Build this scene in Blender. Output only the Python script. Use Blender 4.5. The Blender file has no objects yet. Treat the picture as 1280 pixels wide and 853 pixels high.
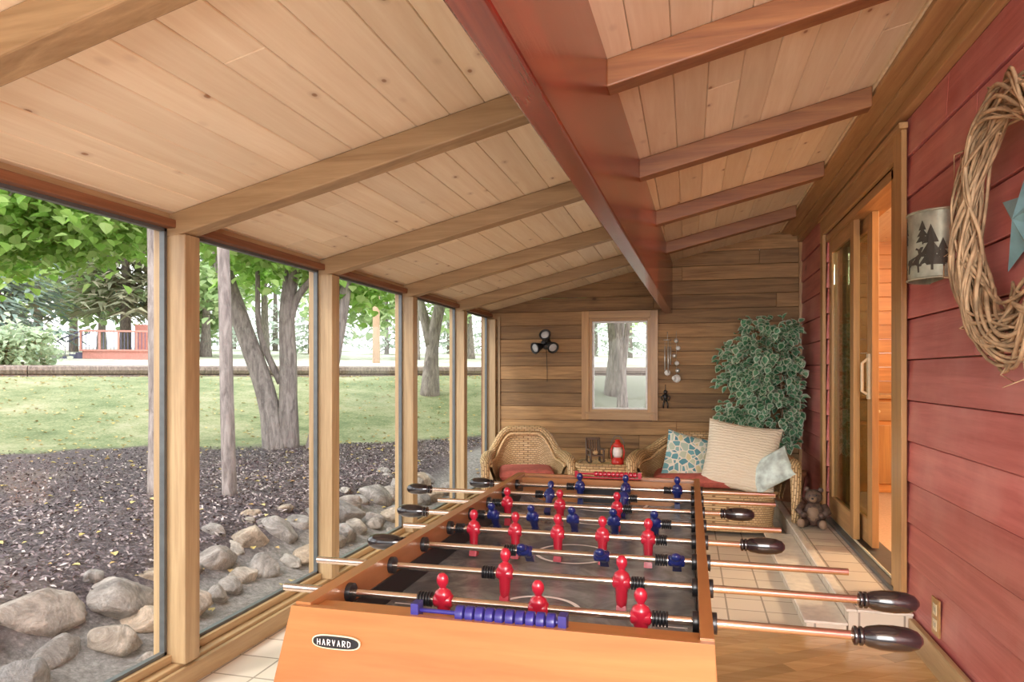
import bpy, bmesh, math, random
from mathutils import Vector, Matrix, Euler, noise
random.seed(7)
R = random.random
def U(a,b): return a+(b-a)*random.random()
scn = bpy.context.scene
# ------------------------------------------------------------------ materials
def nt(name):
    m = bpy.data.materials.new(name); m.use_nodes = True
    t = m.node_tree; b = t.nodes['Principled BSDF']
    return m, t, b
def N(t, typ, **kw):
    n = t.nodes.new(typ)
    for k,v in kw.items(): setattr(n,k,v)
    return n
def c4(c): return (c[0],c[1],c[2],1)
def ramp(t, fac, stops):
    r = N(t,'ShaderNodeValToRGB'); e = r.color_ramp.elements
    while len(e) < len(stops): e.new(0.5)
    for i,(p,c) in enumerate(stops):
        e[i].position = p; e[i].color = c4(c)
    t.links.new(fac, r.inputs[0]); return r.outputs[0]
def mixc(t, fac, a, b, mode='MIX'):
    m = N(t,'ShaderNodeMix', data_type='RGBA', blend_type=mode)
    for s,v in ((m.inputs[0],fac),(m.inputs[6],a),(m.inputs[7],b)):
        if hasattr(v,'links') or hasattr(v,'is_linked'): t.links.new(v,s)
        elif isinstance(v,(tuple,list)): s.default_value = c4(v)
        else: s.default_value = v
    return m.outputs[2]
def mathn(t, op, a, b=None, c=None):
    m = N(t,'ShaderNodeMath', operation=op)
    for i,v in enumerate((a,b,c)):
        if v is None: continue
        if hasattr(v,'is_linked'): t.links.new(v,m.inputs[i])
        else: m.inputs[i].default_value = v
    return m.outputs[0]
def coords(t, scale=(1,1,1), rot=(0,0,0), useuv=False, jitter=7.0):
    tc = N(t,'ShaderNodeTexCoord'); mp = N(t,'ShaderNodeMapping')
    mp.inputs['Scale'].default_value = scale; mp.inputs['Rotation'].default_value = rot
    src = tc.outputs['UV' if useuv else 'Object']
    if jitter:
        at = N(t,'ShaderNodeAttribute', attribute_name='rnd')
        v = N(t,'ShaderNodeVectorMath', operation='MULTIPLY_ADD')
        cb = N(t,'ShaderNodeCombineXYZ')
        for i in range(3): t.links.new(at.outputs['Fac'], cb.inputs[i])
        t.links.new(cb.outputs[0], v.inputs[0]); v.inputs[1].default_value=(jitter,jitter*1.3,jitter*.7)
        t.links.new(src, v.inputs[2]); src = v.outputs[0]
    t.links.new(src, mp.inputs[0]); return mp.outputs[0]
def rndattr(t):
    return N(t,'ShaderNodeAttribute', attribute_name='rnd').outputs['Fac']
def noise_n(t, vec, scale, detail=4, rough=.55, dist=0):
    n = N(t,'ShaderNodeTexNoise'); n.inputs['Scale'].default_value=scale
    n.inputs['Detail'].default_value=detail; n.inputs['Roughness'].default_value=rough
    n.inputs['Distortion'].default_value=dist
    t.links.new(vec,n.inputs['Vector']); return n.outputs['Fac']
def bump(t, b, h, strength=.3, dist=.01):
    bn = N(t,'ShaderNodeBump'); bn.inputs['Strength'].default_value=strength; bn.inputs['Distance'].default_value=dist
    t.links.new(h,bn.inputs['Height']); t.links.new(bn.outputs[0], b.inputs['Normal'])
def plain(name, col, rough=.5, metal=0, var=.12, scale=20, emit=0, coat=0, trans=0):
    m,t,b = nt(name)
    v = coords(t, jitter=3)
    f = noise_n(t,v,scale,3)
    d = tuple(max(0,c*(1-var)) for c in col); l = tuple(min(1,c*(1+var)) for c in col)
    c = ramp(t,f,[(.3,d),(.7,l)])
    t.links.new(c,b.inputs['Base Color'])
    b.inputs['Roughness'].default_value=rough; b.inputs['Metallic'].default_value=metal
    if coat: b.inputs['Coat Weight'].default_value=coat; b.inputs['Coat Roughness'].default_value=.12
    return m
def wood(name, c1, c2, axis=1, rough=.5, gs=1.0, tint=.2, knots=0, knotcol=(.2,.08,.03), bmp=.15, coat=0, blotch=.0, blotchcol=(.3,.2,.1), rot=(0,0,0), stretch=.06, kthr=.4):
    m,t,b = nt(name)
    sc = [14*gs]*3; sc[axis] = 14*gs*stretch
    v = coords(t, tuple(sc), rot)
    f = noise_n(t,v,1.0,6,.6,.8)
    f2 = noise_n(t,v,4.0,4,.6,.2)
    ff = mathn(t,'ADD', mathn(t,'MULTIPLY',f,.7), mathn(t,'MULTIPLY',f2,.3))
    c = ramp(t,ff,[(.34,c2),(.5,tuple((a+bb)/2 for a,bb in zip(c1,c2))),(.64,c1)])
    if blotch:
        vb = coords(t,(1,1,1)); fb = noise_n(t,vb,2.2,5,.6)
        c = mixc(t, mathn(t,'MULTIPLY',ramp(t,fb,[(.45,(0,0,0)),(.7,(1,1,1))]),blotch), c, blotchcol)
    if knots:
        ks=[8.]*3; ks[axis]=4.8
        vk = coords(t,tuple(ks))
        vo = N(t,'ShaderNodeTexVoronoi', feature='F1'); vo.inputs['Scale'].default_value=knots
        t.links.new(vk,vo.inputs['Vector'])
        sx = N(t,'ShaderNodeSeparateColor'); t.links.new(vo.outputs['Color'],sx.inputs[0])
        on = mathn(t,'GREATER_THAN', sx.outputs[0], kthr)
        kd = ramp(t,vo.outputs['Distance'],[(.0,(1,1,1)),(.055,(.85,.85,.85)),(.085,(.25,.25,.25)),(.20,(0,0,0))])
        c = mixc(t, mathn(t,'MULTIPLY',on,kd), c, knotcol)
    rn = mathn(t,'MULTIPLY_ADD', rndattr(t), tint, 1-tint/2)
    cb = N(t,'ShaderNodeCombineColor')
    for i in range(3): t.links.new(rn, cb.inputs[i])
    c = mixc(t, 1.0, c, cb.outputs[0], 'MULTIPLY')
    t.links.new(c,b.inputs['Base Color'])
    b.inputs['Roughness'].default_value=rough
    if coat: b.inputs['Coat Weight'].default_value=coat; b.inputs['Coat Roughness'].default_value=.15
    bump(t,b,ff,bmp,.01)
    return m
def glassmat(name, refl=.07, tint=(1,1,1)):
    m = bpy.data.materials.new(name); m.use_nodes=True; t=m.node_tree; t.nodes.clear()
    o=N(t,'ShaderNodeOutputMaterial'); a=N(t,'ShaderNodeBsdfTransparent'); g=N(t,'ShaderNodeBsdfGlossy')
    a.inputs[0].default_value=c4(tint); g.inputs['Roughness'].default_value=.02
    mx=N(t,'ShaderNodeMixShader'); mx.inputs[0].default_value=refl
    t.links.new(a.outputs[0],mx.inputs[1]); t.links.new(g.outputs[0],mx.inputs[2]); t.links.new(mx.outputs[0],o.inputs[0])
    return m
def leafmat(name, stops, transl=.4, rough=.5):
    m,t,b = nt(name)
    c = ramp(t, rndattr(t), stops)
    t.links.new(c,b.inputs['Base Color']); b.inputs['Roughness'].default_value=rough
    o = t.nodes['Material Output']; tr=N(t,'ShaderNodeBsdfTranslucent'); t.links.new(c,tr.inputs[0])
    mx=N(t,'ShaderNodeMixShader'); mx.inputs[0].default_value=transl
    t.links.new(b.outputs[0],mx.inputs[1]); t.links.new(tr.outputs[0],mx.inputs[2]); t.links.new(mx.outputs[0],o.inputs[0])
    return m

# ------------------------------------------------------------------ mesh builder
class B:
    def __init__(s, name):
        s.name=name; s.v=[]; s.f=[]; s.mi=[]; s.sm=[]; s.rn=[]; s.uv=[]; s.mats=[]
        s.M = Matrix.Identity(4)
    def mat(s,m):
        if m not in s.mats: s.mats.append(m)
        return s.mats.index(m)
    def add(s, verts, faces, m, smooth=False, rnd=None, uvs=None, M=None):
        k=len(s.v); X = s.M @ M if M is not None else s.M
        s.v += [tuple(X @ Vector(p)) for p in verts]
        i=s.mat(m); r = R() if rnd is None else rnd
        for f in faces:
            s.f.append([k+a for a in f]); s.mi.append(i); s.sm.append(smooth); s.rn.append(r)
            s.uv.append([uvs[a] if uvs else (0,0) for a in f])
    def box(s, lo, hi, m, rnd=None, M=None):
        x0,y0,z0=lo; x1,y1,z1=hi
        x0,x1=min(x0,x1),max(x0,x1); y0,y1=min(y0,y1),max(y0,y1); z0,z1=min(z0,z1),max(z0,z1)
        V=[(x0,y0,z0),(x1,y0,z0),(x1,y1,z0),(x0,y1,z0),(x0,y0,z1),(x1,y0,z1),(x1,y1,z1),(x0,y1,z1)]
        F=[(0,3,2,1),(4,5,6,7),(0,1,5,4),(1,2,6,5),(2,3,7,6),(3,0,4,7)]
        s.add(V,F,m,False,rnd,None,M)
    def hexa(s, V, m, rnd=None):
        F=[(0,3,2,1),(4,5,6,7),(0,1,5,4),(1,2,6,5),(2,3,7,6),(3,0,4,7)]
        s.add(V,F,m,False,rnd)
    def grid(s, fn, nu, nv, m, smooth=True, closeu=False, rnd=None, uvs=(1,1)):
        V=[];UV=[]
        for i in range(nu+1):
            for j in range(nv+1):
                a=i/nu;b=j/nv; V.append(fn(a,b)); UV.append((a*uvs[0],b*uvs[1]))
        F=[(i*(nv+1)+j,(i+1)*(nv+1)+j,(i+1)*(nv+1)+j+1,i*(nv+1)+j+1) for i in range(nu) for j in range(nv)]
        s.add(V,F,m,smooth,rnd,UV)
    def tube(s, pts, rad, m, n=8, smooth=True, cap=True, rnd=None, closed=False, uvl=1.0, sy=1.0):
        pts=[Vector(p) for p in pts]; L=len(pts)
        if not isinstance(rad,(list,tuple)): rad=[rad]*L
        V=[];UV=[];prev=None;acc=0
        for i,p in enumerate(pts):
            if closed: d=pts[(i+1)%L]-pts[i-1]
            else: d=pts[min(i+1,L-1)]-pts[max(i-1,0)]
            if d.length<1e-9: d=Vector((0,0,1))
            d.normalize()
            if prev is None:
                a = Vector((0,0,1)) if abs(d.z)<.9 else Vector((1,0,0))
                x = d.cross(a).normalized()
            else:
                x = prev - d*prev.dot(d)
                x = x.normalized() if x.length>1e-6 else d.orthogonal().normalized()
            prev=x; y=d.cross(x)
            if i: acc+=(p-pts[i-1]).length
            for k in range(n):
                an=2*math.pi*k/n
                V.append(p+rad[i]*(math.cos(an)*x+math.sin(an)*y*sy)); UV.append((acc*uvl,k/n*2*math.pi*rad[i]*uvl))
        F=[]
        rr = L if closed else L-1
        for i in range(rr):
            j=(i+1)%L
            for k in range(n):
                F.append((i*n+k,i*n+(k+1)%n,j*n+(k+1)%n,j*n+k))
        if cap and not closed:
            F.append(tuple(range(n-1,-1,-1))); F.append(tuple((L-1)*n+k for k in range(n)))
        s.add(V,F,m,smooth,rnd,UV)
    def cyl(s,p0,p1,r,m,n=16,r1=None,rnd=None,smooth=True):
        s.tube([p0,p1],[r,r if r1 is None else r1],m,n,smooth,True,rnd)
    def lathe(s, prof, m, n=20, M=None, rnd=None, smooth=True):
        V=[];F=[]
        for r,z in prof:
            for k in range(n):
                an=2*math.pi*k/n; V.append((r*math.cos(an),r*math.sin(an),z))
        for i in range(len(prof)-1):
            for k in range(n): F.append((i*n+k,i*n+(k+1)%n,(i+1)*n+(k+1)%n,(i+1)*n+k))
        F.append(tuple(range(n-1,-1,-1))); F.append(tuple((len(prof)-1)*n+k for k in range(n)))
        s.add(V,F,m,smooth,rnd,None,M)
    def ball(s, c, r, m, rot=None, n=14, rnd=None):
        if not isinstance(r,(tuple,list)): r=(r,r,r)
        M = Matrix.Translation(c) @ (Euler(rot).to_matrix().to_4x4() if rot else Matrix.Identity(4))
        V=[];F=[];h=max(6,n//2)
        for i in range(h+1):
            ph=math.pi*i/h
            for k in range(n):
                an=2*math.pi*k/n
                V.append((r[0]*math.sin(ph)*math.cos(an),r[1]*math.sin(ph)*math.sin(an),-r[2]*math.cos(ph)))
        for i in range(h):
            for k in range(n): F.append((i*n+k,i*n+(k+1)%n,(i+1)*n+(k+1)%n,(i+1)*n+k))
        s.add(V,F,m,True,rnd,None,M)
    def plate(s, outline, depth, m, M=None, rnd=None):
        n=len(outline)
        V=[(x,0,z) for x,z in outline]+[(x,depth,z) for x,z in outline]
        F=[tuple(range(n)),tuple(range(2*n-1,n-1,-1))]+[(i,i+n,(i+1)%n+n,(i+1)%n) for i in range(n)]
        s.add(V,F,m,False,rnd,None,M)
    def done(s, bevel=0, seg=2):
        me=bpy.data.meshes.new(s.name); me.from_pydata(s.v,[],s.f)
        for m in s.mats: me.materials.append(m)
        me.polygons.foreach_set('material_index',s.mi); me.polygons.foreach_set('use_smooth',s.sm)
        at=me.attributes.new('rnd','FLOAT','FACE'); at.data.foreach_set('value',s.rn)
        ul=me.uv_layers.new(name='UVMap')
        flat=[c for f in s.uv for p in f for c in p]
        ul.data.foreach_set('uv',flat)
        me.update()
        o=bpy.data.objects.new(s.name,me); scn.collection.objects.link(o)
        if bevel:
            b=o.modifiers.new('bevel','BEVEL'); b.width=bevel; b.segments=seg; b.limit_method='ANGLE'; b.angle_limit=math.radians(50)
        return o

# ------------------------------------------------------------------ constants
XL, XR, YF = -2.09, 1.056, 7.2
ZL, ZR = 1.955, 2.725
def ceil_z(x): return ZL+(x-XL)*(ZR-ZL)/(XR-XL)
SL = math.atan((ZR-ZL)/(XR-XL))

# ------------------------------------------------------------------ material library
M_ceil = wood('pine_planks',(.90,.77,.57),(.79,.63,.43),axis=1,rough=.45,gs=1.2,tint=.15,knots=1.15,knotcol=(.30,.14,.055),bmp=.04,kthr=.38)
M_raft = wood('rafter_wood',(.45,.30,.155),(.27,.165,.075),axis=0,rough=.5,gs=1.3,tint=.1,bmp=.15)
M_raftR = wood('rafter_wood_red',(.33,.145,.055),(.18,.065,.027),axis=0,rough=.45,gs=1.3,tint=.1,bmp=.15)
M_post = wood('post_wood',(.52,.37,.20),(.32,.205,.10),axis=2,rough=.45,gs=1.3,tint=.16,bmp=.12)
M_sill = wood('sill_wood',(.56,.39,.20),(.36,.23,.11),axis=1,rough=.4,gs=1.3,tint=.12,bmp=.12)
M_dark = wood('dark_trim',(.26,.11,.05),(.14,.05,.02),axis=1,rough=.5,gs=1.3,tint=.1)
M_beam = wood('red_beam',(.30,.042,.022),(.11,.012,.010),axis=1,rough=.24,gs=.8,tint=.08,bmp=.1,coat=.35,stretch=.04)
M_far = wood('rough_sawn',(.45,.26,.11),(.18,.095,.04),axis=0,rough=.7,gs=1.5,tint=.6,knots=.55,knotcol=(.09,.04,.015),bmp=.5,blotch=.5,blotchcol=(.26,.16,.08))
M_red = wood('red_siding',(.64,.20,.18),(.44,.10,.095),axis=1,rough=.36,gs=1.0,tint=.2,knots=.35,knotcol=(.2,.02,.02),bmp=.35,blotch=.55,blotchcol=(.68,.31,.27),stretch=.05)
M_trimH = wood('trim_wood_h',(.56,.33,.14),(.36,.18,.07),axis=1,rough=.4,gs=1.2,tint=.1)
M_trimV = wood('trim_wood_v',(.56,.32,.12),(.36,.18,.065),axis=2,rough=.35,gs=1.2,tint=.1)
M_trimX = wood('trim_wood_x',(.54,.33,.145),(.36,.19,.075),axis=0,rough=.4,gs=1.2,tint=.1)
M_crm = plain('cream_strip',(.80,.66,.45),.5)
M_alu = plain('grey_frame',(.12,.13,.13),.4,.3)
M_glass = glassmat('window_glass',.03)
M_glassF = glassmat('window_glass_far',.012)
M_table = wood('cherry_laminate',(.43,.185,.06),(.26,.098,.028),axis=0,rough=.3,gs=.55,tint=.03,bmp=.02,coat=.2,stretch=.1)
M_tableY = wood('cherry_laminate_side',(.46,.20,.07),(.29,.115,.035),axis=1,rough=.3,gs=.8,tint=.03,bmp=.02,coat=.3)
M_black = plain('black_plastic',(.012,.012,.014),.3)
M_grip = plain('black_lacquered_grip',(.012,.01,.012),.16,coat=.6)
M_redp = plain('red_plastic',(.38,.012,.03),.28,coat=.3)
M_bluep = plain('blue_plastic',(.010,.017,.11),.28,coat=.3)
M_scorb = plain('scorer_blue',(.03,.025,.18),.3)
M_rod = plain('steel_rod',(.70,.58,.49),.16,.95,.08)  # coppery tint puts the reflected wood into the steel colour
M_white = plain('white_print',(.85,.85,.84),.5)
M_bone = plain('cream_plastic',(.72,.62,.42),.45)
def field():
    m,t,b=nt('playfield'); v=coords(t,jitter=0)
    f=noise_n(t,v,7,6,.65,1.2); c=ramp(t,f,[(.3,(.075,.085,.09)),(.5,(.16,.18,.185)),(.72,(.34,.37,.37))])  # lighter patches paint bright reflections into the dark slate colour
    t.links.new(c,b.inputs['Base Color']); b.inputs['Roughness'].default_value=.25; return m
M_field=field()
def weave(name,c1,c2,c3):
    m,t,b=nt(name); v=coords(t,(1,1,1),useuv=True,jitter=0)
    br=N(t,'ShaderNodeTexBrick'); t.links.new(v,br.inputs['Vector'])
    br.inputs['Color1'].default_value=c4(c1); br.inputs['Color2'].default_value=c4(c2); br.inputs['Mortar'].default_value=c4(c3)
    br.inputs['Scale'].default_value=1; br.inputs['Brick Width'].default_value=.05; br.inputs['Row Height'].default_value=.021
    br.inputs['Mortar Size'].default_value=.004; br.inputs['Mortar Smooth'].default_value=.6
    n=noise_n(t,v,14,3); c=mixc(t,mathn(t,'MULTIPLY',n,.5),br.outputs['Color'],c2)
    t.links.new(c,b.inputs['Base Color']); b.inputs['Roughness'].default_value=.5
    inv=mathn(t,'SUBTRACT',1.0,br.outputs['Fac']); bump(t,b,inv,.9,.008); return m
M_wick=weave('woven_wicker',(.84,.63,.36),(.64,.42,.20),(.20,.10,.04))
M_cane=plain('cane_rim',(.70,.48,.25),.45,var=.25,scale=60)
M_cush=plain('red_cushion_fabric',(.50,.13,.10),.85,var=.2,scale=30)
def tile():
    m,t,b=nt('ceramic_tile'); v=coords(t,jitter=0)
    br=N(t,'ShaderNodeTexBrick'); br.offset=0; t.links.new(v,br.inputs['Vector'])
    br.inputs['Color1'].default_value=c4((.78,.69,.57)); br.inputs['Color2'].default_value=c4((.70,.61,.49)); br.inputs['Mortar'].default_value=c4((.30,.25,.20))
    br.inputs['Scale'].default_value=1; br.inputs['Brick Width'].default_value=.2; br.inputs['Row Height'].default_value=.2; br.inputs['Mortar Size'].default_value=.005
    n=noise_n(t,v,6,5); c=mixc(t,mathn(t,'MULTIPLY',n,.35),br.outputs['Color'],(.76,.64,.52))
    t.links.new(c,b.inputs['Base Color']); b.inputs['Roughness'].default_value=.25
    bump(t,b,mathn(t,'SUBTRACT',1.0,br.outputs['Fac']),.3,.004); return m
M_tile=tile()
M_nose=plain('tile_nosing',(.84,.77,.66),.3)
M_plank=wood('floor_planks',(.76,.48,.21),(.56,.31,.11),axis=0,rough=.22,gs=.9,tint=.5,bmp=.03,coat=.3,rot=(0,0,math.radians(-35)))
def bark(name,c1,c2):
    m,t,b=nt(name); v=coords(t,(1,1,.22),jitter=3); f=noise_n(t,v,22,6,.65,.6)
    c=ramp(t,f,[(.35,c2),(.65,c1)]); t.links.new(c,b.inputs['Base Color']); b.inputs['Roughness'].default_value=.9
    bump(t,b,f,.7,.02); return m
M_bark=bark('grey_bark',(.40,.34,.31),(.16,.13,.12))
M_vine=plain('dry_vine',(.48,.33,.19),.7,var=.45,scale=15)

# ------------------------------------------------------------------ ROOM SHELL
b=B('ceiling')
W=.137; n=int(math.ceil((XR-XL+.15)/math.cos(SL)/W))
Mc=Matrix.Translation((XL-.1,0,ceil_z(XL-.1)))@Matrix.Rotation(-SL,4,'Y')
for i in range(n):
    y=-1.6+U(-1.5,0)
    while y<YF+.1:
        L=U(2.4,4.2); y1=min(y+L,YF+.1); y0=max(y,-1.6)
        if y1>y0: b.box((i*W+.0008,y0+.0005,0),((i+1)*W-.0008,y1-.0005,.03),M_ceil,M=Mc)
        y=y1 if y1<YF+.1 else YF+1
b.box((0,-1.6,.031),(n*W,YF+.1,.10),M_dark,M=Mc)
b.done(bevel=.003,seg=1)
YP=[.05,1.26,2.48,3.69,4.91,6.13]
XB=.86
def bx_(y,off):
    return -.385+(y-1.05)*.0225+off
for k,yp in enumerate(YP):
    b=B('rafter')
    h=.10
    xc_=bx_(yp,.035)
    for x0,x1,mm in ((XL-.05,xc_-.036,M_raft),(xc_+.036,XB-.013,M_raftR)):
        z0,z1=ceil_z(x0),ceil_z(x1)
        ya,yb=yp-.045,yp+.045
        b.hexa([(x0,ya,z0-h),(x1,ya,z1-h),(x1,yb,z1-h),(x0,yb,z0-h),(x0,ya,z0-.001),(x1,ya,z1-.001),(x1,yb,z1-.001),(x0,yb,z0-.001)],mm)
    b.done(bevel=.006)
b=B('ceiling_beam')
ya,yb=-1.6,YF-.002
z0,z1=1.895,2.41
b.hexa([(bx_(ya,0),ya,z0),(bx_(ya,.07),ya,z0),(bx_(yb,.08),yb,z0),(bx_(yb,0),yb,z0),(bx_(ya,0),ya,z1),(bx_(ya,.07),ya,z1),(bx_(yb,.08),yb,z1),(bx_(yb,0),yb,z1)],M_beam); b.done(bevel=.007,seg=2)
b=B('trim_ceiling_right')
b.box((XB,-1.6,2.635),(XR-.003,YF-.03,ceil_z(XB)+.03),M_trimH)
b.box((XB-.012,-1.6,2.655),(XB,YF-.03,ceil_z(XB)-.002),M_crm)
b.box((XR-.10,-1.6,2.615),(XR-.003,YF-.03,2.635),M_trimH)
b.box((XR-.05,-1.6,2.56),(XR-.003,YF-.03,2.615),M_trimH)
b.done(bevel=.004)
b=B('wall_left')
for yp in YP+[7.17]:
    w=.045 if yp<7 else .03
    b.box((XL-.02,yp-w,.10),(XL+.085,yp+w-.0,ceil_z(XL)-.085),M_post)
    b.box((XL-.055,yp-w-.018,.10),(XL-.02,yp+w+.018,1.93),M_post)
b.box((XL-.08,-1.6,1.895),(XL+.04,YF,1.93),M_dark)
b.box((XL-.08,-1.6,1.93),(XL+.01,YF,1.98),M_sill)
b.box((XL-.10,-1.6,.06),(XL+.06,YF,.10),M_sill)
b.box((XL-.02,-1.6,.10),(XL+.02,YF,.135),M_sill)
b.box((XL+.06,-1.6,.0),(XL+.085,YF,.085),M_sill)
b.box((XL-.10,-1.6,-.2),(XL+.06,YF,.06),M_sill)
b.done(bevel=.005)
for i in range(len(YP)):
    y0=YP[i]+.05; y1=(YP+[7.17])[i+1]-.05
    b=B('window_%d'%(i+1))
    zz0,zz1=.135,1.895
    xg=XL-.012
    b.box((xg-.003,y0+.01,zz0+.01),(xg+.003,y1-.01,zz1-.01),M_glass)
    for a,c in (((y0,zz0),(y0+.014,zz1)),((y1-.014,zz0),(y1,zz1)),((y0,zz0),(y1,zz0+.014)),((y0,zz1-.014),(y1,zz1))):
        b.box((xg-.012,a[0],a[1]),(xg+.012,c[0],c[1]),M_alu)
    b.done()
b=B('wall_far')
wx0,wx1,wz0,wz1=-1.03,-.37,.90,1.845
z=-.05
while z<2.95:
    z1=z+.142
    def seg(x0,x1):
        if x1-x0<.01: return
        x=x0
        while x<x1-1e-4:
            L=U(.9,2.6); xe=min(x+L,x1)
            if x1-xe<.25: xe=x1
            o=U(0,.006)
            b.box((x+.001,YF-o,z+.0025),(xe-.001,YF+.03,z1-.001),M_far); x=xe
    xs=XL-.06
    if ceil_z(xs)<z: xs = XL+(z-ZL)*(XR-XL)/(ZR-ZL)
    if z1>wz0 and z<wz1:
        seg(xs,wx0); seg(wx1,XR+.05)
    else: seg(xs,XR+.05)
    z=z1
b.box((XL-.1,YF+.031,-.2),(wx0-.01,YF+.12,1.98),M_dark)
b.box((wx1+.01,YF+.031,-.2),(XR+.2,YF+.12,2.4),M_dark)
b.box((wx0-.01,YF+.031,-.2),(wx1+.01,YF+.12,wz0),M_dark)
b.box((wx0-.01,YF+.031,wz1),(wx1+.01,YF+.12,2.1),M_dark)
b.done(bevel=.003,seg=1)
b=B('trim_corner_far'); b.box((XR-.035,YF-.03,0.15),(XR-.002,YF-.007,2.555),M_trimV); b.box((XL+.10,YF-.02,.1),(XL+.125,YF-.007,1.9),M_post); b.done(bevel=.003)
b=B('window_far')
def frame(b,x0,x1,z0,z1,w,y0,y1,mv,mh):
    b.box((x0,y0,z0),(x0+w,y1,z1),mv); b.box((x1-w,y0,z0),(x1,y1,z1),mv)
    b.box((x0+w,y0,z1-w),(x1-w,y1,z1),mh); b.box((x0+w,y0,z0),(x1-w,y1,z0+w),mh)
frame(b,-1.085,-.31,.815,1.935,.075,YF-.03,YF-.008,M_trimV,M_trimX)
frame(b,-1.01,-.385,.89,1.86,.03,YF-.015,YF+.08,M_trimV,M_trimX)
frame(b,-.98,-.415,.92,1.83,.018,YF+.01,YF+.05,M_white,M_white)
b.box((-1.0,YF+.03,.91),(-.40,YF+.034,1.84),M_glassF)
b.box((-1.05,YF-.045,.875),(-.34,YF-.03,.893),M_trimX)
b.done(bevel=.003)
DY0,DY1,DZ0,DZ1=3.98,5.90,.14,2.38
b=B('wall_right')
EX=.2
z=-.04
while z<2.8:
    z1=z+EX
    runs=[(-1.6,YF)]
    if z<DZ1+.02: runs=[(-1.6,DY0),(DY1,YF)]
    for ya,yb in runs:
        y=ya
        while y<yb-1e-4:
            L=U(3.0,5.5); ye=min(y+L,yb)
            if yb-ye<.5: ye=yb
            V=[(XR-.016,y,z+.005),(XR+.03,y,z+.005),(XR+.03,ye-.001,z+.005),(XR-.016,ye-.001,z+.005),
               (XR-.005,y,z1+.000),(XR+.03,y,z1+.000),(XR+.03,ye-.001,z1+.000),(XR-.005,ye-.001,z1+.000)]
            b.hexa(V,M_red); y=ye
    z=z1
b.box((XR+.031,-1.6,-.2),(XR+.15,DY0,2.9),M_dark); b.box((XR+.031,DY1,-.2),(XR+.15,YF+.1,2.9),M_dark); b.box((XR+.031,DY0,DZ1),(XR+.15,DY1,2.9),M_dark)
b.done(bevel=.003,seg=1)
b=B('baseboard_right'); b.box((XR-.045,-1.6,0.001),(XR-.019,3.68,.13),M_sill); b.done(bevel=.004)
b=B('floor'); b.box((XL+.02,-1.6,-.12),(XR+.02,YF,0),M_tile); b.done()
def diag_floor():
    x0,x1,y0,y1=-.45,XR-.046,-1.6,3.68
    o=B('floor_wood')
    ang=math.radians(35); Rm=Matrix.Rotation(ang,4,'Z')
    w=.085
    def clip(poly):
        for ax,lim,sg in ((0,x0,1),(0,x1,-1),(1,y0,1),(1,y1,-1)):
            out=[]
            for i in range(len(poly)):
                a=poly[i];c=poly[(i+1)%len(poly)]
                da=(a[ax]-lim)*sg; dc=(c[ax]-lim)*sg
                if da>=0: out.append(a)
                if (da>0)!=(dc>0) and abs(da-dc)>1e-9:
                    t=da/(da-dc); out.append((a[0]+(c[0]-a[0])*t,a[1]+(c[1]-a[1])*t))
            poly=out
            if len(poly)<3: return None
        return poly
    for j in range(-60,60):
        u=-6+U(0,.8)
        while u<7:
            L=U(.6,1.3)
            q=[(u+.0006,j*w+.0008),(u+L-.0006,j*w+.0008),(u+L-.0006,(j+1)*w-.0008),(u+.0006,(j+1)*w-.0008)]
            q=[tuple((Rm@Vector((p[0],p[1],0)))[:2]) for p in q]
            q=clip(q); u+=L
            if not q: continue
            n=len(q)
            V=[(p[0],p[1],.0005) for p in q]+[(p[0],p[1],.009) for p in q]
            F=[tuple(range(n,2*n))]+[(i,(i+1)%n,(i+1)%n+n,i+n) for i in range(n)]
            o.add(V,F,M_plank)
    return o.done()
diag_floor()
b=B('tiled_step')
b.box((.56,3.70,.001),(.745,5.62,.062),M_tile); b.box((.752,3.70,.001),(XR-.019,6.9,.132),M_tile)
b.box((.55,3.69,.063),(.75,5.63,.077),M_nose); b.box((.74,3.69,.133),(.79,6.9,.147),M_nose); b.box((.791,3.69,.133),(XR-.019,3.76,.147),M_nose); b.box((.791,3.761,.133),(XR-.019,6.9,.1465),M_tile)
b.done(bevel=.005)

# sliding door
b=B('door_1')
cx0=XR-.045
b.box((cx0,3.80,.147),(XR-.019,3.94,2.50),M_trimV)
b.box((XR-.0185,3.985,.15),(XR+.15,4.08,2.38),M_trimV)
b.box((cx0,5.90,.147),(XR-.019,6.0,2.50),M_trimV)
b.box((cx0,3.94,2.38),(XR-.019,5.90,2.50),M_trimH)
b.box((XR-.0185,3.985,2.32),(XR+.15,5.895,2.375),M_trimH)
b.box((cx0-.015,3.78,2.50),(XR-.019,6.02,2.53),M_trimH)
b.box((XR-.03,3.95,.148),(XR+.17,5.895,.175),M_alu)
b.box((XR+.01,4.1,.175),(XR+.02,5.895,.19),M_bone)
glassD=glassmat('door_glass',.22,(.62,.68,.62))
def panel(b,x,ya,yb,sw=.11):
    z0,z1=.19,2.32
    b.box((x,ya,z0),(x+.04,ya+sw,z1),M_trimV); b.box((x,yb-sw,z0),(x+.04,yb,z1),M_trimV)
    b.box((x,ya+sw,z1-.1),(x+.04,yb-sw,z1),M_trimH); b.box((x,ya+sw,z0),(x+.04,yb-sw,z0+.16),M_trimH)
    b.box((x+.017,ya+sw,z0+.16),(x+.023,yb-sw,z1-.1),glassD)
panel(b,XR+.0,5.05,5.88,.10)
panel(b,XR+.06,4.82,5.70,.12)
b.box((XR+.045,4.85,1.13),(XR+.06,4.90,1.42),M_bone); b.tube([(XR+.05,4.875,1.16),(XR+.015,4.875,1.18),(XR+.015,4.875,1.36),(XR+.05,4.875,1.39)],.010,M_bone,8)
b.done(bevel=.004)
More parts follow.
